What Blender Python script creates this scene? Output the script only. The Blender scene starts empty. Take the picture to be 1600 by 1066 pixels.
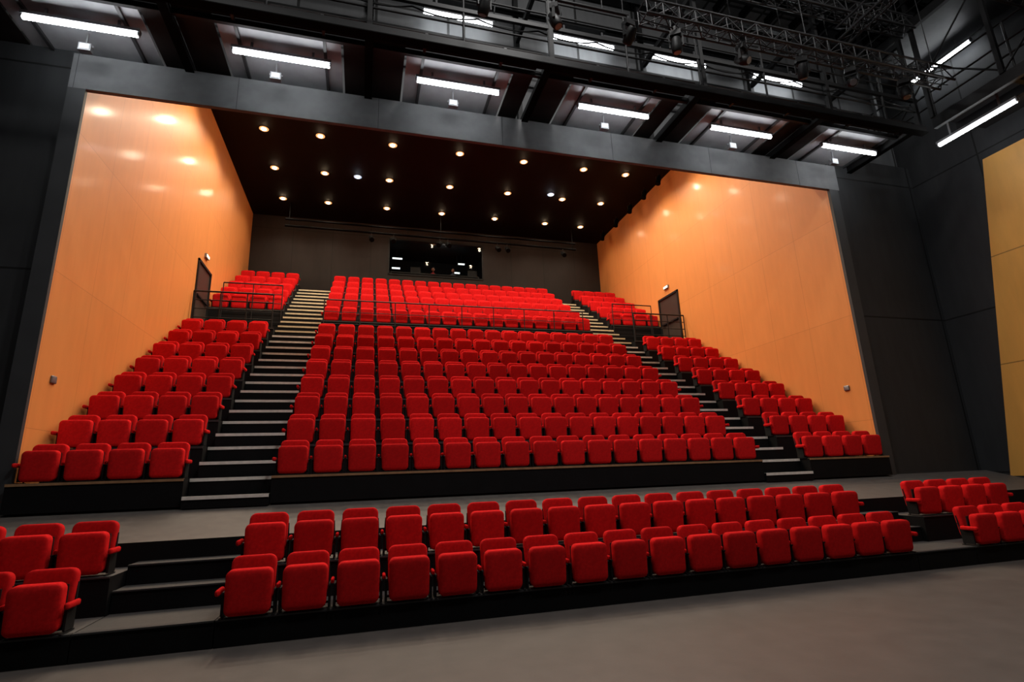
import bpy, math, random
from mathutils import Vector, Matrix
random.seed(7)
S=bpy.context.scene
C=S.collection
# ------------------------------------------------------------------ materials
def mat(name,col,rough=.6,metal=0,var=.0,scale=8,coat=0,bump=0,bscale=200,rand=0,spec=.5):
    m=bpy.data.materials.new(name);m.use_nodes=True
    nt=m.node_tree;N=nt.nodes;L=nt.links;b=N['Principled BSDF']
    b.inputs['Base Color'].default_value=(*col,1);b.inputs['Roughness'].default_value=rough
    b.inputs['Metallic'].default_value=metal;b.inputs['Coat Weight'].default_value=coat
    b.inputs['Specular IOR Level'].default_value=spec
    tc=N.new('ShaderNodeTexCoord')
    if var>0:
        no=N.new('ShaderNodeTexNoise');no.inputs['Scale'].default_value=scale;no.inputs['Detail'].default_value=8
        L.new(tc.outputs['Object'],no.inputs['Vector'])
        mr=N.new('ShaderNodeMapRange');mr.inputs['From Min'].default_value=.3;mr.inputs['From Max'].default_value=.7
        mr.inputs['To Min'].default_value=1-var;mr.inputs['To Max'].default_value=1+var
        L.new(no.outputs['Fac'],mr.inputs['Value'])
        src=mr.outputs['Result']
        if rand>0:
            oi=N.new('ShaderNodeObjectInfo');m2=N.new('ShaderNodeMapRange')
            m2.inputs['To Min'].default_value=1-rand;m2.inputs['To Max'].default_value=1+rand
            L.new(oi.outputs['Random'],m2.inputs['Value'])
            mm=N.new('ShaderNodeMath');mm.operation='MULTIPLY';L.new(src,mm.inputs[0]);L.new(m2.outputs['Result'],mm.inputs[1]);src=mm.outputs[0]
        vm=N.new('ShaderNodeVectorMath');vm.operation='SCALE';vm.inputs[0].default_value=col
        L.new(src,vm.inputs['Scale']);L.new(vm.outputs['Vector'],b.inputs['Base Color'])
    if bump>0:
        n2=N.new('ShaderNodeTexNoise');n2.inputs['Scale'].default_value=bscale;L.new(tc.outputs['Object'],n2.inputs['Vector'])
        bp=N.new('ShaderNodeBump');bp.inputs['Strength'].default_value=bump;bp.inputs['Distance'].default_value=.01
        L.new(n2.outputs['Fac'],bp.inputs['Height']);L.new(bp.outputs['Normal'],b.inputs['Normal'])
    return m
def emis(name,col,st):
    m=bpy.data.materials.new(name);m.use_nodes=True;b=m.node_tree.nodes['Principled BSDF']
    b.inputs['Base Color'].default_value=(.8,.8,.8,1);b.inputs['Emission Color'].default_value=(*col,1);b.inputs['Emission Strength'].default_value=st
    return m
def panelmat(name,c1,c2,mortar,axis,bw,bh,ms=.006,rough=.3,coat=0,off=0.,origin=(0,0),grain=.06,spec=.5):
    m=bpy.data.materials.new(name);m.use_nodes=True
    nt=m.node_tree;N=nt.nodes;L=nt.links;b=N['Principled BSDF']
    g=N.new('ShaderNodeNewGeometry');sx=N.new('ShaderNodeSeparateXYZ');L.new(g.outputs['Position'],sx.inputs[0])
    cx=N.new('ShaderNodeCombineXYZ')
    a0=N.new('ShaderNodeMath');a0.operation='SUBTRACT';a0.inputs[1].default_value=origin[0];L.new(sx.outputs[axis[0]],a0.inputs[0])
    a1=N.new('ShaderNodeMath');a1.operation='SUBTRACT';a1.inputs[1].default_value=origin[1];L.new(sx.outputs[axis[1]],a1.inputs[0])
    L.new(a0.outputs[0],cx.inputs[0]);L.new(a1.outputs[0],cx.inputs[1])
    br=N.new('ShaderNodeTexBrick');br.offset=off;br.inputs['Scale'].default_value=1
    br.inputs['Brick Width'].default_value=bw;br.inputs['Row Height'].default_value=bh;br.inputs['Mortar Size'].default_value=ms
    br.inputs['Mortar Smooth'].default_value=0.1
    br.inputs['Color1'].default_value=(*c1,1);br.inputs['Color2'].default_value=(*c2,1);br.inputs['Mortar'].default_value=(*mortar,1)
    L.new(cx.outputs[0],br.inputs['Vector'])
    no=N.new('ShaderNodeTexNoise');no.inputs['Scale'].default_value=1.;no.inputs['Detail'].default_value=6
    mp=N.new('ShaderNodeMapping');mp.inputs['Scale'].default_value=(6,1.2,1);L.new(cx.outputs[0],mp.inputs[0]);L.new(mp.outputs[0],no.inputs['Vector'])
    mr=N.new('ShaderNodeMapRange');mr.inputs['From Min'].default_value=.3;mr.inputs['From Max'].default_value=.7
    mr.inputs['To Min'].default_value=1-grain;mr.inputs['To Max'].default_value=1+grain;L.new(no.outputs['Fac'],mr.inputs['Value'])
    vm=N.new('ShaderNodeVectorMath');vm.operation='SCALE';L.new(br.outputs['Color'],vm.inputs[0]);L.new(mr.outputs[0],vm.inputs['Scale'])
    L.new(vm.outputs['Vector'],b.inputs['Base Color'])
    b.inputs['Roughness'].default_value=rough;b.inputs['Coat Weight'].default_value=coat;b.inputs['Coat Roughness'].default_value=.13
    b.inputs['Specular IOR Level'].default_value=spec
    bp=N.new('ShaderNodeBump');bp.invert=True;bp.inputs['Strength'].default_value=.2;bp.inputs['Distance'].default_value=.01
    L.new(br.outputs['Fac'],bp.inputs['Height']);L.new(bp.outputs['Normal'],b.inputs['Normal'])
    return m
RED=mat('red_fabric',(.60,.011,.012),.95,0,.14,30,bump=.3,bscale=350,rand=.14,spec=.06)
BLK=mat('black_painted_steel',(.007,.007,.0075),.55,.0,.2,10,spec=.3)
DRK=mat('dull_black_pipe',(.002,.002,.002),.8,.0,.2,10,spec=.05)
DGR=mat('dark_grey_steel',(.035,.036,.038),.5,.2,.15,6)
CHR=mat('grey_bracket',(.22,.22,.23),.4,.6,.1,10)
STG=mat('black_stage_wall',(.007,.008,.009),.8,0,.15,1.5,spec=.2)
RIS=mat('black_riser',(.004,.004,.0045),.7,0,.2,4,spec=.15)
CARP=mat('dark_carpet',(.03,.028,.026),.9,0,.15,40,bump=.2)
NOS=mat('pale_nosing',(.72,.69,.63),.55,0,.12,12)
NOSY=mat('brass_nosing',(.60,.51,.33),.55,0,.12,12)
TIMB=mat('timber_edge',(.30,.17,.085),.5,0,.2,10)
FLO=mat('grey_floor_vinyl',(.084,.073,.066),.5,0,.13,3.5,bump=.06,bscale=60)
FLH=mat('grey_hall_floor',(.078,.068,.061),.6,0,.15,6)
HDR=mat('header_grey_paint',(.125,.128,.132),.65,0,.14,4)
JMB=mat('jamb_grey_paint',(.035,.037,.040),.6,0,.1,3)
CEI=mat('dark_brown_ceiling',(.0048,.0031,.0027),.7,0,.15,2,spec=.12)
ORL=panelmat('orange_wood_panels',(.71,.270,.074),(.745,.288,.081),(.58,.215,.058),('Y','Z'),1.22,2.45,.006,.45,.15,0,(9.4,.0),.035,.35)
OCH=panelmat('ochre_wood_panels',(.80,.40,.085),(.80,.40,.085),(.35,.17,.04),('Y','Z'),40,2.48,.012,.5,.0,0,(-10,1.1),.05)
BKW=panelmat('brown_wall_panels',(.022,.0180,.0165),(.025,.020,.018),(.009,.008,.007),('X','Z'),1.6,4,.010,.65,0,0,(-4.7,0),.08,.25)
BLW=panelmat('black_wall_panels',(.025,.0265,.0285),(.029,.0305,.0325),(.005,.005,.005),('X','Z'),2.6,3.7,.018,.65,0,0,(11.3,1.2),.12,.3)
BLY=panelmat('black_side_panels',(.025,.0265,.0285),(.029,.0305,.0325),(.005,.005,.005),('Y','Z'),2.6,3.7,.018,.65,0,0,(0,1.2),.12,.3)
UPW=panelmat('grey_upper_wall',(.09,.092,.095),(.12,.123,.127),(.01,.01,.01),('X','Z'),1.55,1.3,.03,.6,0,0,(0,8.9),.10)
TUBE=emis('fluorescent_tube_glow',(.93,.97,1),24)
DLW=emis('warm_lamp_glow',(1,.74,.46),130)
DLR=emis('warm_halo_glow',(1,.42,.13),1.1)  # emissive ring paints a warm halo around the downlight core
DLC=emis('cool_lamp_glow',(.85,.93,1),90)
DLK=emis('cool_halo_glow',(.5,.75,1),.8)  # cool version of the painted halo ring
EXITM=emis('exit_lamp_glow',(1,.82,.6),1.3)
# ------------------------------------------------------------------ mesh builder
class MB:
    def __init__(s): s.v=[];s.f=[];s.m=[];s.sm=[];s.mats=[]
    def mi(s,m):
        if m not in s.mats:s.mats.append(m)
        return s.mats.index(m)
    def add(s,vs,fs,m,smooth=False):
        o=len(s.v);s.v+= [tuple(v) for v in vs];k=s.mi(m)
        for f in fs: s.f.append([o+i for i in f]);s.m.append(k);s.sm.append(smooth)
    def box(s,x0,x1,y0,y1,z0,z1,m):
        vs=[(x,y,z) for z in (z0,z1) for y in (y0,y1) for x in (x0,x1)]
        s.add(vs,[(0,2,3,1),(4,5,7,6),(0,1,5,4),(2,6,7,3),(0,4,6,2),(1,3,7,5)],m)
    def tube(s,p,q,r,m,n=8,r2=None,caps=True):
        p=Vector(p);q=Vector(q);d=(q-p);
        if d.length<1e-6:return
        d.normalize();a=d.orthogonal().normalized();b=d.cross(a);r2=r if r2 is None else r2
        vs=[];
        for c,rr in ((p,r),(q,r2)):
            for i in range(n):
                t=2*math.pi*i/n;vs.append(c+(a*math.cos(t)+b*math.sin(t))*rr)
        fs=[(i,(i+1)%n,n+(i+1)%n,n+i) for i in range(n)]
        s.add(vs,fs,m,True)
        if caps: s.add(vs,[tuple(range(n))[::-1],tuple(range(n,2*n))],m)
    def path(s,pts,r,m,n=8):
        for a,b in zip(pts[:-1],pts[1:]): s.tube(a,b,r,m,n)
    def lathe(s,base,axis,prof,m,n=16):
        base=Vector(base);d=Vector(axis).normalized();a=d.orthogonal().normalized();b=d.cross(a);vs=[]
        for h,r in prof:
            for i in range(n):
                t=2*math.pi*i/n;vs.append(base+d*h+(a*math.cos(t)+b*math.sin(t))*r)
        fs=[]
        for k in range(len(prof)-1):
            for i in range(n): fs.append((k*n+i,k*n+(i+1)%n,(k+1)*n+(i+1)%n,(k+1)*n+i))
        s.add(vs,fs,m,True);s.add(vs,[tuple(range(n))[::-1],tuple(range((len(prof)-1)*n,len(prof)*n))],m)
    def pad(s,cx,y0,cz,w,h,layers,r,m,seg=5,M=None,taper=0):
        def ring(ins):
            W=w/2-ins;H=h/2-ins;R=max(r-ins,.004);o=[]
            for (sx,sz,a0) in ((1,1,0),(-1,1,90),(-1,-1,180),(1,-1,270)):
                for i in range(seg+1):
                    t=math.radians(a0+90*i/seg);o.append((sx*(W-R)+R*math.cos(t),sz*(H-R)+R*math.sin(t)))
            return o
        vs=[];n=4*(seg+1)
        for l in layers:
            for (x,z) in ring(l[1]):
                x*=1+taper*z/(h/2)
                v=Vector((cx+x,y0+l[0],cz+z));vs.append(M@v if M else v)
        fs=[]
        for k in range(len(layers)-1):
            fs+=[(k*n+i,(k+1)*n+i,(k+1)*n+(i+1)%n,k*n+(i+1)%n) for i in range(n)]
        fs.append(tuple(range(n)));fs.append(tuple(range((len(layers)-1)*n,len(layers)*n))[::-1])
        s.add(vs,fs,m,True)
    def mesh(s,name):
        me=bpy.data.meshes.new(name);me.from_pydata(s.v,[],s.f)
        for m in s.mats: me.materials.append(m)
        me.polygons.foreach_set('material_index',s.m);me.polygons.foreach_set('use_smooth',s.sm);me.update();return me
def put(name,me,loc=(0,0,0),parent=None,label=None,cat=None,group=None,kind=None,rot=None):
    o=bpy.data.objects.new(name,me);C.objects.link(o);o.location=loc
    if rot:o.rotation_euler=rot
    if parent:o.parent=parent
    if label:o['label']=label
    if cat:o['category']=cat
    if group:o['group']=group
    if kind:o['kind']=kind
    return o
def boxo(name,x0,x1,y0,y1,z0,z1,m,**k):
    b=MB();b.box(x0,x1,y0,y1,z0,z1,m);return put(name,b.mesh(name),**k)
st=dict(kind='structure')
# ------------------------------------------------------------------ key dimensions
XL,XR,YP,YB=-4.72,11.0,9.27,22.4
ZH,ZHT,ZC=8.14,8.82,12.58
SL,SR=-8.0,14.0
P=.53;SX=-1.048
Z0,RI,Y0,DP=1.65,.522,9.14,.829
# ------------------------------------------------------------------ room
boxo('floor_stage',SL,SR,-6,9.3,-.2,0,FLO,**st)
b=MB();pr=[(7.75,0),(7.75,.905),(8.7,1.10),(9.3,1.25),(YB,1.25),(YB,0)]
n=len(pr);vs=[(SL,y,z) for y,z in pr]+[(SR,y,z) for y,z in pr]
b.add(vs,[(i,i+n,(i+1)%n+n,(i+1)%n) for i in range(n) if i!=0],FLH);b.add(vs,[(0,n,n+1,1)],RIS)
b.add(vs,[tuple(range(n)),tuple(range(n,2*n))[::-1]],FLH)
put('floor_hall',b.mesh('floor_hall'),**st)
for nm,x0,x1 in (('wall_left',XL-.2,XL),('wall_right',XR,XR+.2)):
    b=MB();b.box(x0,x1,YP+.08,9.66,1.25,ZHT-.11,ORL);b.box(x0,x1,9.66,YB,1.25,ZC,ORL);put(nm,b.mesh(nm),**st)
BX0,BX1,BZ0,BZ1=.88,5.12,10.28,11.95
b=MB();b.box(XL-.2,BX0,YB,YB+.2,1.25,ZC,BKW);b.box(BX1,XR+.2,YB,YB+.2,1.25,ZC,BKW)
b.box(BX0,BX1,YB,YB+.2,1.25,BZ0,BKW);b.box(BX0,BX1,YB,YB+.2,BZ1,ZC,BKW);put('wall_back',b.mesh('wall_back'),**st)
boxo('ceiling_auditorium',XL-.2,XR+.2,YP+.4,YB+.2,ZC,ZC+.2,CEI,**st)
boxo('wall_upper',SL,SR,9.65,9.95,ZHT,13.2,UPW,**st)
b=MB();b.box(-4.97,11.3,YP,YP+.08,ZH,ZHT,HDR);b.box(-4.97,11.3,YP+.08,YP+.4,ZHT-.1,ZHT,HDR);b.box(-4.97,11.3,YP+.081,YP+.1,ZH+.01,ZHT-.1,CEI)
for i in range(7): b.box(-4.9+2.5*i,-4.89+2.5*i,YP-.003,YP+.001,ZH,ZHT,JMB)
put('trim_1',b.mesh('header'),**st)
boxo('trim_2',-4.97,XL+.01,YP,YP+.07,1.24,ZH,JMB,**st)
boxo('trim_3',XR-.01,11.26,YP,YP+.07,1.24,ZH,JMB,**st)
boxo('wall_front_left',SL,-4.92,9.4,9.6,1.2,9.2,BLW,**st)
boxo('wall_front_right',11.2,SR,9.4,9.6,1.2,9.2,BLW,**st)
boxo('wall_side_left',SL-.2,SL,-6,9.6,-.2,13.2,BLY,**st)
boxo('wall_side_right',SR,SR+.2,-6,9.6,-.2,13.2,BLY,**st)
boxo('wall_rear',SL,SR,-6.2,-6,-.2,13.2,STG,**st)
GRD=panelmat('ceiling_mesh_grid',(.30,.31,.32),(.14,.145,.15),(.03,.03,.03),('X','Y'),.55,.42,.035,.6,0,0,(0,0),.2)
boxo('ceiling_stage',SL,SR,-6,9.65,13.2,13.3,GRD,**st)
b=MB();b.add([(SR-.01,7.72,8.40),(SR-.01,8.83,1.12),(SR-.01,2.0,1.12),(SR-.01,2.0,8.40)],[(0,1,2,3)],OCH)
put('wall_panel_ochre',b.mesh('wall_panel_ochre'),**st)
DOOR=mat('brown_door',(.040,.026,.020),.5,0,.1,3)
for nm,x,s in (('door_1',XL,1),('door_2',XR,-1)):
    b=MB();X0,X1=sorted((x,x+s*.045));ya,yb=16.08,17.42
    b.box(X0,X1,ya,ya+.07,5.83,7.93,BLK);b.box(X0,X1,yb-.07,yb,5.83,7.93,BLK);b.box(X0,X1,ya,yb,7.86,7.93,BLK)
    X0,X1=sorted((x,x+s*.008));b.box(X0,X1,ya+.07,yb-.07,5.83,7.86,DOOR)
    X0,X1=sorted((x+s*.02,x+s*.06));b.box(X0,X1,ya+.15,yb-.15,6.85,6.9,BLK)
    put(nm,b.mesh(nm),**st)
    b=MB();X0,X1=sorted((x+s*.002,x+s*.06));b.box(X0,X1,16.62,16.92,8.19,8.31,CHR)
    r=put('exit_light',b.mesh('exit_light'),label='small emergency exit light fixed above the side door',cat='exit light')
    b=MB();X0,X1=sorted((x+s*.061,x+s*.072));b.box(X0,X1,16.64,16.90,8.21,8.29,EXITM);put('lamp_panel',b.mesh('lamp_panel'),parent=r)
    b=MB();b.pad(0,0,0,.14,.12,[(0,.01),(.006,0),(.03,0)],.02,CHR)
    o=put('wall_socket',b.mesh('wall_socket'),(x+s*.031,9.85,3.24),label='small grey wall socket plate on the orange panelled wall',cat='socket',rot=(0,0,s*math.pi/2))
# ------------------------------------------------------------------ tiers
def stepped(name,x0,x1,steps,zb,yend,label,cat,nose,riser=RIS,top=CARP,nt=.032):
    pr=[];z=zb
    for (y,zz) in steps: pr.append((y,z));pr.append((y,zz));z=zz
    pr.append((yend,z));pr.append((yend,zb));n=len(pr)
    b=MB();vs=[(x0,y,z) for y,z in pr]+[(x1,y,z) for y,z in pr]
    for i in range(n):
        j=(i+1)%n;b.add([vs[i],vs[i+n],vs[j+n],vs[j]],[(0,1,2,3)],top if pr[i][1]==pr[j][1] and i!=n-1 and i!=n-2 else riser)
    b.add(vs,[tuple(range(n)),tuple(range(n,2*n))[::-1]],riser)
    r=put(name,b.mesh(name),label=label,cat=cat)
    for (y,zz),nm in zip(steps,nose):
        if nm is None:continue
        t=MB();t.box(x0+.002,x1-.002,y-.012,y+.05,zz-nt,zz+.004,nm);put('nosing',t.mesh('nosing'),parent=r)
    return r
tier=lambda n:(Y0+DP*n,Z0+RI*n)
c_steps=[tier(i) for i in range(15)]
s_steps=[tier(i) for i in range(9)]+[tier(i) for i in range(10,15)]
NO=[TIMB]+[DGR]*20
stepped('seating_platform',-1.33,7.72,c_steps,1.25,YB-.01,'wide black tiered seating platform with timber front edge','seating platform',NO)
stepped('seating_platform',XL+.01,-2.53,s_steps,1.25,YB-.01,'narrow black tiered seating platform beside orange wall','seating platform',NO)
stepped('seating_platform',8.88,XR-.01,s_steps,1.25,YB-.01,'narrow black tiered seating platform beside orange wall','seating platform',NO)
aisle=[(9.10,1.389)]+[(9.40+.4145*(k-1),1.389+.261*k) for k in range(1,29)]
an=[NOS if k<17 else NOSY for k in range(29)]
for x0,x1 in ((-2.52,-1.34),(7.73,8.87)):
    stepped('aisle_staircase',x0,x1,aisle,1.22,YB-.01,'dark carpeted aisle stairs with pale step edges between seat blocks','stairs',an,nt=.046)
FT=.25;FT2=.635
GT=mat('grey_tread',(.075,.069,.064),.7,0,.15,20);GTD=mat('dark_grey_tread',(.048,.044,.041),.7,0,.15,20)
for x0,x1,lab in ((-1.33,7.72,'wide low two-step seating platform with black riser'),(SL+.01,-2.53,'low two-step seating platform next to stage wall'),(8.88,SR-.02,'low two-step seating platform next to black side wall')):
    stepped('lower_seating_platform',x0,x1,[(6.3,FT),(7.0,FT2)],0.0,7.745,lab,'seating platform',[DGR,DGR],top=GT,nt=.012)
for x0,x1 in ((-2.52,-1.34),(7.73,8.87)):
    stepped('lower_aisle_steps',x0,x1,[(6.3,FT),(7.08,.475),(7.42,.69)],0.0,7.745,'short grey steps rising between the lower seat rows','stairs',[DGR,DGR,DGR],top=GTD,nt=.012)
# ------------------------------------------------------------------ chairs
TILT=Matrix.Translation((0,.0,.03))@Matrix.Rotation(math.radians(3),4,'X')@Matrix.Translation((0,0,-.03))
def pan(b,seg=5):
    b.pad(0,.0,.234,.430,.430,[(.0,.09),(.001,.05),(.005,.020),(.014,.006),(.028,.0),(.06,0),(.105,0),(.118,.006),(.126,.02)],.062,RED,seg,TILT,taper=.012)
LEAN=Matrix.Translation((0,.19,.1))@Matrix.Rotation(math.radians(-7),4,'X')@Matrix.Translation((0,-.19,-.1))
def back(b,seg=5):
    b.pad(0,.180,.330,.436,.465,[(.004,.05),(0,.025),(.006,.010),(.022,.002),(.05,0),(.085,.002),(.100,.012),(.106,.03)],.075,RED,seg,LEAN)
def arm(b,x,seg=3):
    b.pad(x,.05,.265,.034,.050,[(0,.016),(.004,.008),(.016,.002),(.03,0),(.14,0),(.155,.006),(.16,.016)],.015,RED,seg)
def arml(b,x,seg=3):
    b.pad(x,-.035,.25,.046,.060,[(0,.020),(.004,.012),(.016,.002),(.03,0),(.23,0),(.245,.006),(.25,.018)],.021,RED,seg)
def frame(b):
    for s in (-1,1):
        x=s*.240
        b.box(x-.012,x+.012,.02,.26,0,.012,BLK)
        b.path([(x,.225,.01),(x,.20,.12),(x,.13,.20),(x,.05,.235)],.010,BLK,6)
        b.tube((x,.225,.01),(x*.9,.29,.42),.011,BLK,6)
        b.box(x-.010,x+.010,.07,.24,.02,.24,BLK)  # black filler box imitating the shade in the gap between seats
    b.tube((-.238,.16,.05),(.238,.16,.05),.014,BLK,6)
    b.tube((-.22,.295,.30),(.22,.295,.30),.010,BLK,6)
    b.box(-.20,.20,.142,.158,.02,.42,BLK)
def part(fn,name,*a):
    b=MB();fn(b,*a);return b.mesh(name)
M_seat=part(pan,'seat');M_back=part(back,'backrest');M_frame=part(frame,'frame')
M_armR=part(arm,'armrest',.265);M_armE=part(arml,'armrest',.274);M_armL=part(arml,'armrest',-.274)
def whole(seg,left):
    b=MB();pan(b,seg);back(b,seg);arm(b,.265,2)
    if left:arml(b,-.274,2)
    b.box(-.235,.235,.08,.24,0,.018,BLK);b.box(-.25,-.235,.06,.24,0,.24,BLK);b.box(.235,.25,.06,.24,0,.24,BLK);b.box(-.2,.2,.142,.158,.02,.42,BLK)  # narrow black side boxes imitate the shade between neighbouring seats
    return b
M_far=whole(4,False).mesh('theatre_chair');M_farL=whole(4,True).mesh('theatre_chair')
def chair(x,y,z,parts,left,label,group,right=False):
    j=random.uniform(-.006,.006)
    if parts:
        r=put('theatre_chair',None,(x,y+j,z),label=label,cat='chair',group=group)
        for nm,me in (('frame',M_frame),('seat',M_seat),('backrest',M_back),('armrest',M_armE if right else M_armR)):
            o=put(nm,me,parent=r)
            if nm=='seat': o.rotation_euler=(random.uniform(-.02,.012),0,0)
        if left: put('armrest',M_armL,parent=r)
    else:
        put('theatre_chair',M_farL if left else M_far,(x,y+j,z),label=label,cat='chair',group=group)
XLF=-2.816;XRT=9.11
blocks_lo=[(SX,17,'centre'),(XLF-3*P+.01,4,'narrow'),(XRT,4,'narrow')]
lab='red folding theatre chair with tipped-up seat'
g0='red chairs in the two low front rows'
for k in range(17):
    l=lab+(', beside aisle steps' if k in (0,16) else ', low front platform')
    chair(SX+k*P,6.25,FT+.005,True,k==0,l,g0,k==16);chair(SX+k*P,7.03,FT2+.005,True,k==0,l,g0,k==16)
for k in range(3):
    for (y,z) in ((6.25,FT),(7.03,FT2)): chair(-2.84-k*P,y,z+.005,True,k==2,lab+', low front platform',g0,k==0)
for k in range(4):
    for (y,z) in ((6.25,FT),(7.03,FT2)): chair(9.16+k*P,y,z+.005,True,k==0,lab+', low front platform',g0,k==3)
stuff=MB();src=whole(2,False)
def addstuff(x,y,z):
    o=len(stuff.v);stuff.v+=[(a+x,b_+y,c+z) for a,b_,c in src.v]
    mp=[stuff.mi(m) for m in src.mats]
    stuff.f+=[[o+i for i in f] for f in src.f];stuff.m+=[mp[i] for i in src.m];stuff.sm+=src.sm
for n in list(range(8))+list(range(9,15)):
    y,z=tier(n);y+=.05;z+=.006
    for bi,(xs_,cnt,kd) in enumerate(blocks_lo):
        if n==9 and bi>0:continue
        for k in range(cnt):
            x=xs_+k*P
            if n>=11: addstuff(x,y,z);continue
            l=lab+(', beside orange wall' if (bi==1 and k==0) or (bi==2 and k==3) else ' on main tier' if n<8 else ' on upper tier')
            chair(x,y,z,n<5,k==0,l,'red chairs on the main tiers' if n<8 else 'red chairs on the upper tiers',k==cnt-1 and bi<2)
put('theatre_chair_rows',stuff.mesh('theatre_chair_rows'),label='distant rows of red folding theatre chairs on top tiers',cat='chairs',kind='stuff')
# ------------------------------------------------------------------ railings
def railing(pts,h,label,step=1.05,mids=2,r=.022):
    b=MB();
    for a,c in zip(pts[:-1],pts[1:]):
        a=Vector(a);c=Vector(c);up=Vector((0,0,h));d=c-a;nn=max(1,round(d.length/step))
        b.tube(a+up,c+up,r,BLK)
        for i in range(1,mids+1): b.tube(a+up*(i/(mids+1)),c+up*(i/(mids+1)),r*.5,BLK,6)
        for i in range(nn+1): q=a+d*(i/nn);b.tube(q,q+up,r*.75,BLK,6)
    return put('railing',b.mesh('railing'),label=label,cat='railing')
ZL=Z0+RI*8+.004;
railing([(-1.25,16.45,ZL),(7.3,16.45,ZL)],1.15,'long black steel railing before upper seat rows',1.1)
for sgn,xa,xb in ((1,XL+.06,-2.6),(-1,XR-.06,8.95)):
    railing([(xa,15.86,ZL),(xb,15.86,ZL)],1.02,'black steel guard railing on landing by side door',.7,3,.026)
    railing([(xa+sgn*.35,17.38,ZL),(xb,17.38,ZL)],1.85,'black steel railing before upper side seats',.8,5)
# ------------------------------------------------------------------ downlights
DX=[-3.35,-1.64,.69,3.0,5.35,7.7,9.44]
bd=MB();bd.lathe((0,0,0),(0,0,-1),[(0,.16),(.006,.16),(.008,.145),(.005,.145)],DRK,20);M_dr=bd.mesh('housing')
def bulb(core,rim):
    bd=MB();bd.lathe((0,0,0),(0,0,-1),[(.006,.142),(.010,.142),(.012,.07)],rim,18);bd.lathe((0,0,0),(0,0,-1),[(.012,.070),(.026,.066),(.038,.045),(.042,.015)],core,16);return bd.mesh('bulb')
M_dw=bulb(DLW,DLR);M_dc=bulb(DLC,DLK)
for Y,e in ((11.8,140),(14.05,330),(16.3,310),(18.57,170),(20.8,85)):
    lw=bpy.data.lights.new('warm_spot','SPOT');lw.energy=e*1.08;lw.color=(1,.83,.64);lw.spot_size=math.radians(140);lw.spot_blend=.7;lw.shadow_soft_size=.06
    for x in DX:
        r=put('ceiling_downlight',M_dr,(x,Y,ZC-.001),label='round recessed warm ceiling downlight, lit',cat='ceiling lamp',group='warm downlights in the dark ceiling')
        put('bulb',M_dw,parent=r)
        o=bpy.data.objects.new('downlight_lamp',lw);C.objects.link(o);o.parent=r;o.location=(0,0,-.13)
for x,Y in ((-.47,18.57),(7.1,18.3)):
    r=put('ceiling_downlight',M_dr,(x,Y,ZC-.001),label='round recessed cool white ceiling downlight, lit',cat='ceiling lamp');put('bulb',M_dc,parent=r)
# ------------------------------------------------------------------ fluorescent fittings
def tubefit(loc,L,hang,rotz=0,label='fluorescent tube lamp hanging under the catwalk, lit'):
    b=MB();b.box(-L/2-.03,L/2+.03,-.05,.05,.03,.085,CHR);b.box(-L/2-.03,-L/2,-.03,.03,-.03,.03,CHR);b.box(L/2,L/2+.03,-.03,.03,-.03,.03,CHR)
    for s in (-1,1): b.box(s*L*.32-.02,s*L*.32+.02,-.015,.015,.085,.085+hang,CHR)
    r=put('fluorescent_lamp',b.mesh('housing'),loc,label=label,cat='lamp',group='fluorescent lamps around the stage',rot=(0,0,rotz))
    t=MB();t.tube((-L/2,0,-.01),(L/2,0,-.01),.036,TUBE,12);put('tube',t.mesh('tube'),parent=r)
TY=8.5;TZ=1.53+.848*TY
for c in (-.533,-.183,.183,.5645,.930,1.285): tubefit((c*TY,TY,TZ),1.56,8.95-TZ-.087)
for c in (.185,.50,.767,1.08): tubefit((c*9.35,9.35,1.53+1.036*9.35),1.5,.3,label='fluorescent tube lamp before the upper grey wall, lit')
tubefit((13.7,7.93,11.2),1.54,.21,math.pi/2)
for y in (6.9,3.6,.4): tubefit((12.6,y,8.55),1.54,.43,math.pi/2)
FG=mat('floodlight_glass',(.6,.65,.7),.2)
for c in (-.520,-.192,.170,.534,.893,1.220):
    b=MB();b.box(-.09,.09,-.05,.05,-.07,.07,CHR);b.box(-.012,.012,-.012,.012,.07,.29,CHR);b.box(-.11,.11,-.01,.01,.02,.06,CHR)
    r=put('floodlight',b.mesh('housing'),(c*8.9,8.9,1.53+.80*8.9),label='small grey box floodlight hanging above the header',cat='floodlight',group='small floodlights')
    t=MB();t.box(-.07,.07,-.056,-.051,-.05,.05,FG);put('lens',t.mesh('lens'),parent=r)
# ------------------------------------------------------------------ catwalks
RBR=mat('dark_brown_board',(.012,.009,.0085),.6,0,.25,3,spec=.2)
LGR=mat('galvanised_sheet',(.32,.325,.34),.45,.2,.15,3)
def rooted(name,loc,label,cat):
    r=put(name,None,loc,label=label,cat=cat)
    def ch(nm,b):
        o=put(nm,b.mesh(nm));o.parent=r;o.location=(-loc[0],-loc[1],-loc[2]);return o
    return ch
XE=12.0
child=rooted('catwalk',(3,8.3,8.9),'black steel lighting catwalk running above the grey header','catwalk')
BXs=[-6.3,-3.2,-.1,3.1,6.3,9.4,11.9]
b=MB()
for x in BXs: b.box(x-.045,x+.045,7.52,9.64,8.78,8.95,BLK);b.box(x-.07,x+.07,7.52,9.64,8.77,8.79,DRK)
b.box(SL+.02,XE,7.46,7.54,8.64,8.80,BLK);b.box(SL+.02,XE,7.44,7.60,8.63,8.65,DRK);b.box(SL+.02,XE,8.02,8.08,8.85,8.95,BLK)
child('support_beams',b)
b=MB()
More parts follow.
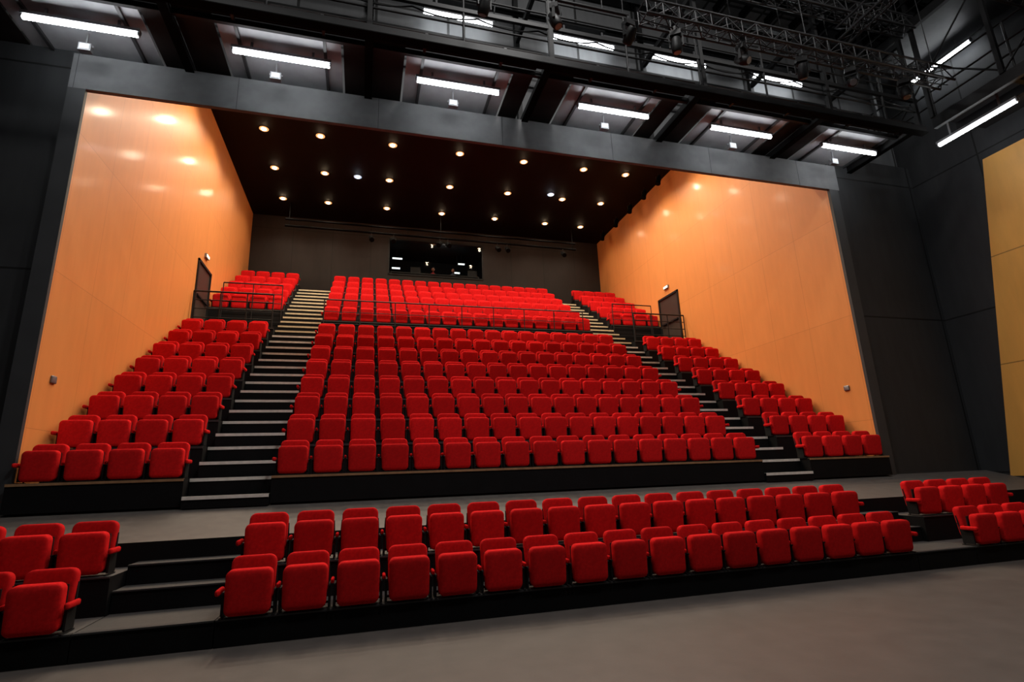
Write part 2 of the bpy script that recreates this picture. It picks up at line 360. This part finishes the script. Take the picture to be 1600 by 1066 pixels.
for x in BXs[:-1]:
    w_=min(3.05,XE-x-.1)
    b.box(x+.05,x+.62,7.6,9.64,8.951,8.97,RBR);b.box(x+.62,x+w_,7.6,8.0,8.951,8.97,RBR);b.box(x+.66,x+min(2.62,w_),8.08,9.45,8.951,8.97,LGR)
    if w_>2.7: b.box(x+2.66,x+w_,8.08,9.64,8.951,8.97,RBR)
    for xx in (x+.95,x+2.35):
        if xx<x+w_: b.box(xx-.025,xx+.025,7.6,9.5,8.90,8.95,DGR)
child('deck',b)
b=MB()
b.box(SL+.1,XE,7.50,7.56,9.46,9.54,BLK)
for z in (9.2,9.8,10.1): b.tube((SL+.1,7.53,z),(XE,7.53,z),.018,BLK)
for i in range(-4,8): x=-.1+1.58*i; b.tube((x,7.53,8.8),(x,7.53,10.1),.024,BLK,6)
child('railing',b)
b=MB()
for x in BXs:
    b.box(x-.05,x+.05,9.50,9.6,8.97,13.19,BLK);b.box(x-.04,x+.04,7.49,7.57,8.8,13.19,BLK);b.box(x-.04,x+.04,7.57,9.6,11.0,11.12,BLK)
b.box(SL+.1,XE,9.42,9.5,10.55,10.8,BLK);b.box(SL+.1,XE,9.42,9.5,11.72,11.82,BLK);b.box(SL+.1,XE,8.5,8.6,11.8,11.95,BLK);b.box(SL+.1,XE,7.49,7.57,11.6,11.75,BLK)
for c in (.185,.50,.767,1.08):
    b.box(c*9.35-.55,c*9.35+.55,9.30,9.50,11.60,11.64,BLK)
b.box(SL+.1,XE,9.25,9.4,10.1,10.16,DGR)
for i in range(14):
    x=-4+1.15*i;pts=[(x+1.15*t/6,7.60,9.46-.10*(1-(t/3-1)**2)) for t in range(7)];b.path(pts,.014,BLK,5)
for i in range(9):
    x=.8+1.3*i;b.path([(x,7.65,11.6),(x+.05,7.68,10.6),(x-.04,7.62,9.6),(x,7.62,9.5)],.012,BLK,5)
child('uprights',b)
child2=rooted('side_catwalk',(13,3,8.9),'black steel side catwalk with railing along black wall','catwalk')
b=MB();b.box(12.3,13.95,-5,7.48,9.07,9.10,DGR)
for y in (-4,-1.5,1,3.5,6): b.box(12.3,13.98,y-.05,y+.05,8.9,9.06,BLK)
b.box(12.25,12.35,-5,7.48,8.8,9.06,BLK);b.box(13.0,13.1,-5,7.48,8.86,9.06,BLK);child2('deck',b)
b=MB()
for z in (9.4,9.7,10.15): b.tube((12.3,-5,z),(12.3,9.2,z),.022,BLK)
for i in range(10): y=-5+1.55*i;b.tube((12.3,y,9.05),(12.3,y,10.15),.024,BLK,6)
child2('railing',b)
b=MB()
for y in (1,3.5,6.0,7.4,8.6): b.box(12.22,12.3,y,y+.08,9.06,13.19,BLK)
b.box(12.2,13.95,-5,9.2,11.5,11.56,DGR);b.box(12.15,12.25,-5,9.2,11.4,11.62,BLK)
for z in (11.9,12.2,12.6): b.tube((12.2,-5,z),(12.2,9.2,z),.02,BLK)
for y in (1,3.5,6.0): b.tube((12.26,y,9.1),(12.26,y+2.5,11.4),.02,BLK,6);b.tube((12.26,y+2.5,9.1),(12.26,y,11.4),.02,BLK,6)
child2('upper_gallery',b)
# ------------------------------------------------------------------ trusses
def truss(p,q,w,label,nb,m=BLK):
    p=Vector(p);q=Vector(q);d=(q-p).normalized();s=d.cross(Vector((0,0,1))).normalized()*w/2;u=Vector((0,0,w/2))
    b=MB();cs=[s+u,s-u,-s-u,-s+u]
    for c in cs:b.tube(p+c,q+c,.025,m,8)
    for i in range(nb):
        a=p+(q-p)*(i/nb);e=p+(q-p)*((i+1)/nb)
        for k in range(4):
            c,c2=cs[k],cs[(k+1)%4]
            b.tube(a+c,a+c2,.012,m,6);b.tube(a+(c if i%2 else c2),e+(c2 if i%2 else c),.012,m,6)
    for t in (.04,.5,.96):
        a=p.lerp(q,t)+u;b.tube(a,(a.x,a.y,12.755),.01,m,6)
    L_=(q-p).length;k=max(3,int(L_/1.2))
    for i in range(k):
        pts=[p.lerp(q,(i+t/6)/k)-u*1.05+Vector((0,0,-.05*(1-(t/3-1)**2))) for t in range(7)]
        b.path(pts,.012,BLK,5)
    return put('lighting_truss',b.mesh('lighting_truss'),label=label,cat='truss')
TR=mat('truss_metal',(.028,.028,.030),.45,.3,.15,8)
truss((4.6,6.8,9.5),(11.9,6.8,9.5),.30,'black box lighting truss hanging over the stage',22,TR)
truss((3.0,5.2,10.1),(12.0,5.2,10.1),.30,'black box lighting truss hung parallel to seating',26,TR)
truss((9.9,1.5,10.65),(9.9,7.3,10.65),.30,'black box lighting truss crossing over other trusses',18,TR)
truss((5.0,4.0,11.3),(12.0,4.0,11.3),.30,'black box lighting truss high under the grid',20,TR)
truss((6.0,7.2,11.2),(11.8,7.2,11.2),.30,'black box lighting truss high beside catwalk posts',18,TR)
b=MB();b.tube((-4,6.8,9.35),(4.3,6.8,9.35),.026,BLK)
for x in (-3.5,0,3.8): b.tube((x,6.8,9.35),(x,6.8,12.755),.01,BLK,6)
put('lighting_bar',b.mesh('lighting_bar'),label='black lighting pipe hanging over stage',cat='lighting bar')
b=MB()
for x in [SL+.5+.8*i for i in range(27)]: b.box(x-.035,x+.035,-5.9,9.4,12.95,13.19,BLK)
for y in [-4+.85*i for i in range(16)]: b.box(SL+.1,SR-.1,y-.04,y+.04,12.76,12.95,BLK)
put('ceiling_grid_beams',b.mesh('ceiling_grid_beams'),label='black steel grid beams under the stage ceiling',cat='ceiling beams')
def movinghead(x,y,zt,tilt,yaw,k=.8):
    b=MB();b.box(-.12*k,.12*k,-.09*k,.09*k,-.14*k,-.02*k,BLK);b.box(-.02,.02,-.02,.02,-.02,.108,DGR)
    r=put('moving_head_light',b.mesh('base'),(x,y,zt),label='black moving head stage light hanging from bar',cat='stage light',rot=(0,0,yaw))
    t=MB();t.box(-.16*k,.16*k,-.03*k,.03*k,-.18*k,-.14*k,BLK);t.box(-.16*k,-.13*k,-.03*k,.03*k,-.42*k,-.14*k,BLK);t.box(.13*k,.16*k,-.03*k,.03*k,-.42*k,-.14*k,BLK);put('yoke',t.mesh('yoke'),parent=r)
    t=MB();t.lathe((0,0,-.16*k),(0,0,1),[(0,.09*k),(.02*k,.11*k),(.14*k,.12*k),(.24*k,.11*k),(.34*k,.10*k),(.36*k,.085*k)],BLK,18)
    h=put('head',t.mesh('head'),(0,0,-.40*k),parent=r,rot=(tilt,0,0))
    t=MB();t.lathe((0,0,-.165*k),(0,0,1),[(0,.075*k),(.005,.08*k)],CHR,16);put('lens',t.mesh('lens'),parent=h)
for c,t,yw in ((.247,.5,.3),(.427,-.4,1),(.63,.9,.2),(.768,.1,-.6),(.976,-.9,.4)): movinghead(c*6.8,6.8,9.215,t,yw)
for x,y in ((8.0,6.8),(9.2,6.8),(10.6,6.8),(7.2,5.2),(5.4,5.2)): movinghead(x,y,9.215 if y>6 else 9.815,random.uniform(-1,1),random.uniform(-1,1))
b=MB();b.tube((-3.25,21.1,11.84),(9.25,21.1,11.84),.04,DRK);b.tube((-3.25,21.1,11.55),(9.25,21.1,11.55),.045,DRK)
for x in (-3.1,3.0,9.1): b.tube((x,21.1,11.55),(x,21.1,ZC-.004),.015,DRK,6)
put('lighting_bar',b.mesh('lighting_bar'),label='black double lighting pipe before the brown rear wall',cat='lighting bar')
def spot(x,y,z,tx,ty,lab,drop=.22):
    b=MB();b.tube((0,0,0),(0,0,-drop+.1),.012,BLK,6);b.box(-.11,.11,-.015,.015,-drop+.08,-drop+.1,BLK);b.box(-.115,-.10,-.015,.015,-drop-.03,-drop+.1,BLK);b.box(.10,.115,-.015,.015,-drop-.03,-drop+.1,BLK)
    r=put('stage_spotlight',b.mesh('bracket'),(x,y,z),label=lab,cat='spotlight')
    t=MB();t.lathe((0,0,-.2),(0,0,1),[(0,.10),(.03,.105),(.12,.09),(.3,.085),(.4,.05)],DRK,14)
    put('lamp_housing',t.mesh('lamp_housing'),(0,0,-drop-.03),parent=r,rot=(tx,0,ty))
for x in (.1,1.0,2.95,3.3,5.5,5.95,8.6): spot(x,21.05,11.51,-.9,random.uniform(-.5,.5),'black stage spotlight clamped below rear lighting pipe')
for y in (15.9,17.0,18.2,19.5,20.9): spot(10.6,y,ZC-.002,0.3,1.57,'black ceiling spotlight close to orange wall',.28)
# ------------------------------------------------------------------ control booth
boxo('wall_booth_back',BX0-.4,BX1+.4,25.4,25.5,9.6,12.3,STG,**st)
boxo('floor_booth',BX0-.4,BX1+.4,YB+.2,25.4,9.8,9.9,RIS,**st)
boxo('ceiling_booth',BX0-.4,BX1+.4,YB+.2,25.4,12.2,12.3,STG,**st)
boxo('wall_booth_left',BX0-.5,BX0-.4,YB+.2,25.4,9.6,12.3,STG,**st);boxo('wall_booth_right',BX1+.4,BX1+.5,YB+.2,25.4,9.6,12.3,STG,**st)
b=MB()
b.box(BX0-.03,BX0+.03,YB-.03,YB+.05,BZ0,BZ1,BLK);b.box(BX1-.03,BX1+.03,YB-.03,YB+.05,BZ0,BZ1,BLK);b.box(BX0,BX1,YB-.03,YB+.05,BZ0-.03,BZ0+.03,BLK);b.box(BX0,BX1,YB-.03,YB+.05,BZ1-.03,BZ1+.03,BLK)
gm=bpy.data.materials.new('booth_glass');gm.use_nodes=True;nt=gm.node_tree;nt.nodes.clear()
ou=nt.nodes.new('ShaderNodeOutputMaterial');mx=nt.nodes.new('ShaderNodeMixShader');tr=nt.nodes.new('ShaderNodeBsdfTransparent');gl=nt.nodes.new('ShaderNodeBsdfGlossy');gl.inputs['Roughness'].default_value=.03
mx.inputs[0].default_value=.02;nt.links.new(tr.outputs[0],mx.inputs[1]);nt.links.new(gl.outputs[0],mx.inputs[2]);nt.links.new(mx.outputs[0],ou.inputs[0])
b.box(BX0+.03,BX1-.03,YB+.01,YB+.02,BZ0+.03,BZ1-.03,gm)
put('window_1',b.mesh('window_1'),**st)
b=MB();b.box(BX0+.1,BX1-.1,YB+.35,YB+.85,10.5,10.55,BLK);b.box(BX0+.1,BX0+.15,YB+.35,YB+.85,9.9,10.5,BLK);b.box(BX1-.15,BX1-.1,YB+.35,YB+.85,9.9,10.5,BLK)
put('control_desk',b.mesh('control_desk'),label='long black control desk behind the booth window',cat='desk')
BSG=emis('booth_reflection_glow',(.9,1,1),1.3)  # glowing panels stand in for lights reflected in the booth glass
for x,z,w in ((1.35,11.78,.5),(1.3,11.32,.42),(4.45,11.72,.36),(4.25,11.28,.3)):
    b=MB();b.box(-w/2,w/2,-.02,.02,-.06,.06,BLK);b.box(-.01,.01,-.01,.01,.06,12.198-z,BLK)
    r=put('booth_reflection',b.mesh('booth_reflection'),(x,24.2 if z>11.5 else 24.3,z),label='small glowing panel imitating a light reflected in booth window',cat='lamp')
    t=MB();t.box(-w/2+.02,w/2-.02,-.03,-.021,-.04,.04,BSG);put('reflection_panel',t.mesh('reflection_panel'),parent=r)
for x in (2.1,4.75):
    b=MB();b.box(-.22,.22,-.02,.02,.08,.36,BLK);b.box(-.03,.03,-.02,.02,0,.08,BLK);b.box(-.1,.1,-.07,.07,0,.01,BLK)
    r=put('computer_monitor',b.mesh('computer_monitor'),(x,YB+.6,10.551),label='black computer monitor standing on the booth desk',cat='monitor')
SKIN=mat('skin',(.45,.25,.17),.6,0,.05,8);HAIR=mat('dark_hair',(.02,.012,.008),.7,0,.2,20);LIP=mat('lips',(.35,.08,.07),.5)
def person(x,y,zf,shirt,label,lean=0):
    r=put('person',None,(x,y,zf),label=label,cat='person')
    J=[(0,0,.52),(0,.02,.74),(0,.03-lean*.3,.97),(0,0-lean,1.08),(0,-.02-lean,1.14)];rad=[.13,.125,.135,.06,.05]
    E=[(0,1),(1,2),(2,3),(3,4)]
    def chain(st_,pts):
        k=st_
        for p,rr in pts: J.append(p);rad.append(rr);E.append((k,len(J)-1));k=len(J)-1
        return k
    for s in (-1,1):
        w=chain(2,[((s*.17,.02-lean*.3,.98),.06),((s*.24,-.08,.78),.045),((s*.16,-.38,.71),.034),((s*.15,-.45,.695),.028)])
        for i in range(4): chain(w,[((s*(.15+.022*(i-1.5)),-.51,.70),.009),((s*(.15+.026*(i-1.5)),-.55+.006*abs(i-1.5),.685),.008)])
        chain(w,[((s*.105,-.47,.695),.010),((s*.09,-.50,.69),.008)])
        chain(0,[((s*.10,-.05,.50),.085),((s*.11,-.42,.49),.06),((s*.11,-.43,.10),.045),((s*.11,-.54,.04),.035)])
    me=bpy.data.meshes.new('body');me.from_pydata(J,E,[]);o=put('body',me,parent=r)
    bpy.context.view_layer.objects.active=o;o.select_set(True);bpy.ops.object.modifier_add(type='SKIN')
    for i,v in enumerate(me.skin_vertices[0].data): v.radius=(rad[i],rad[i])
    o.select_set(False)
    me.skin_vertices[0].data[0].use_root=True
    sb=o.modifiers.new('sub','SUBSURF');sb.levels=1;sb.render_levels=1
    me.materials.append(shirt)
    b=MB();hc=Vector((0,-.03-lean,1.25));vs=[];fs=[];nu,nv=16,10
    for j in range(nv+1):
        ph=math.pi*j/nv
        for i in range(nu):
            t=2*math.pi*i/nu;X=math.sin(ph)*math.cos(t)*.076;Y=math.sin(ph)*math.sin(t)*.095;Z=math.cos(ph)*.118
            if Z<0: X*=1+Z*2.2;Y*=1+Z*1.2
            if abs(X)<.02 and Y<0 and -.04<Z<.01: Y-=.018
            vs.append(hc+Vector((X,Y,Z)))
    for j in range(nv):
        for i in range(nu): fs.append((j*nu+i,j*nu+(i+1)%nu,(j+1)*nu+(i+1)%nu,(j+1)*nu+i))
    b.add(vs,fs,SKIN,True)
    for s in (-1,1):
        b.lathe(hc+Vector((s*.03,-.088,.012)),(0,-1,0),[(0,.010),(.004,.007)],HAIR,8);b.lathe(hc+Vector((s*.072,.0,-.01)),(s,0,0),[(0,.022),(.012,.018)],SKIN,8)
    b.box(-.022,.022,hc.y-.088,hc.y-.078,hc.z-.058,hc.z-.052,LIP)
    put('head',b.mesh('head'),parent=r)
    b=MB();vs=[];fs=[]
    for j in range(6):
        ph=math.pi*.52*j/5
        for i in range(nu):
            t=2*math.pi*i/nu;f_=1.0 if math.sin(t)>-.3 else .75
            p2=ph*f_;vs.append(hc+Vector((math.sin(p2)*math.cos(t)*.084,.008+math.sin(p2)*math.sin(t)*.104,math.cos(p2)*.128)))
    for j in range(5):
        for i in range(nu): fs.append((j*nu+i,j*nu+(i+1)%nu,(j+1)*nu+(i+1)%nu,(j+1)*nu+i))
    b.add(vs,fs,HAIR,True);put('hair',b.mesh('hair'),parent=r)
person(3.0,YB+1.35,9.9,mat('dark_red_shirt',(.35,.03,.03),.8),'seated person in dark red shirt at control desk')
person(3.95,YB+1.35,9.9,mat('dark_shirt',(.06,.065,.09),.8),'seated person in dark shirt behind booth window',.03)
for x in (3.0,3.95):
    b=MB();b.pad(0,-.2,0,.42,.06,[(0,.02),(.02,0),(.38,0),(.4,.02)],.02,BLK);b.tube((0,0,-.36),(0,0,-.02),.03,BLK)
    for i in range(5): t=i*1.2566;b.tube((0,0,-.34),(.24*math.cos(t),.24*math.sin(t),-.35),.018,BLK,6)
    put('stool',b.mesh('stool'),(x,YB+1.38,10.268),label='black swivel stool behind the booth control desk',cat='stool')
l=bpy.data.lights.new('booth_lamp','POINT');l.energy=18;l.color=(1,.9,.8);l.shadow_soft_size=.1;o=bpy.data.objects.new('booth_lamp',l);C.objects.link(o);o.location=(3.4,YB+.4,12.0)
# ------------------------------------------------------------------ added fill lights, out of view over the stage
for x,y,e in ((-3.5,2.5,110),(3,2.0,215),(9,2.5,225),(3,5.0,235)):
    l=bpy.data.lights.new('overhead_fill','AREA');l.shape='RECTANGLE';l.size=1.6;l.size_y=.5;l.energy=e;l.color=(1,.98,.96)
    o=bpy.data.objects.new('overhead_fill',l);C.objects.link(o);o.location=(x,y,12.6)
    d=Vector((x*.7+1,y+3.0,0))-o.location;o.rotation_euler=d.to_track_quat('-Z','Y').to_euler()
w=bpy.data.worlds.new('world');S.world=w;w.use_nodes=True;w.node_tree.nodes['Background'].inputs[0].default_value=(.5,.5,.55,1);w.node_tree.nodes['Background'].inputs[1].default_value=.01
# ------------------------------------------------------------------ camera
cam=bpy.data.cameras.new('camera');co=bpy.data.objects.new('camera',cam);C.objects.link(co);S.camera=co
cam.sensor_width=36;cam.lens=828.8845/1600*36;cam.clip_end=200
r2=Vector((.96334,-.26592,-.03548));u2=Vector((-.03207,-.24545,.96888));fw=Vector((.26635,.93222,.24498))
M=Matrix((r2,u2,-fw)).transposed().to_4x4();M.translation=(0,0,1.5307);co.matrix_world=M
S.view_settings.view_transform='Standard';S.view_settings.exposure=0
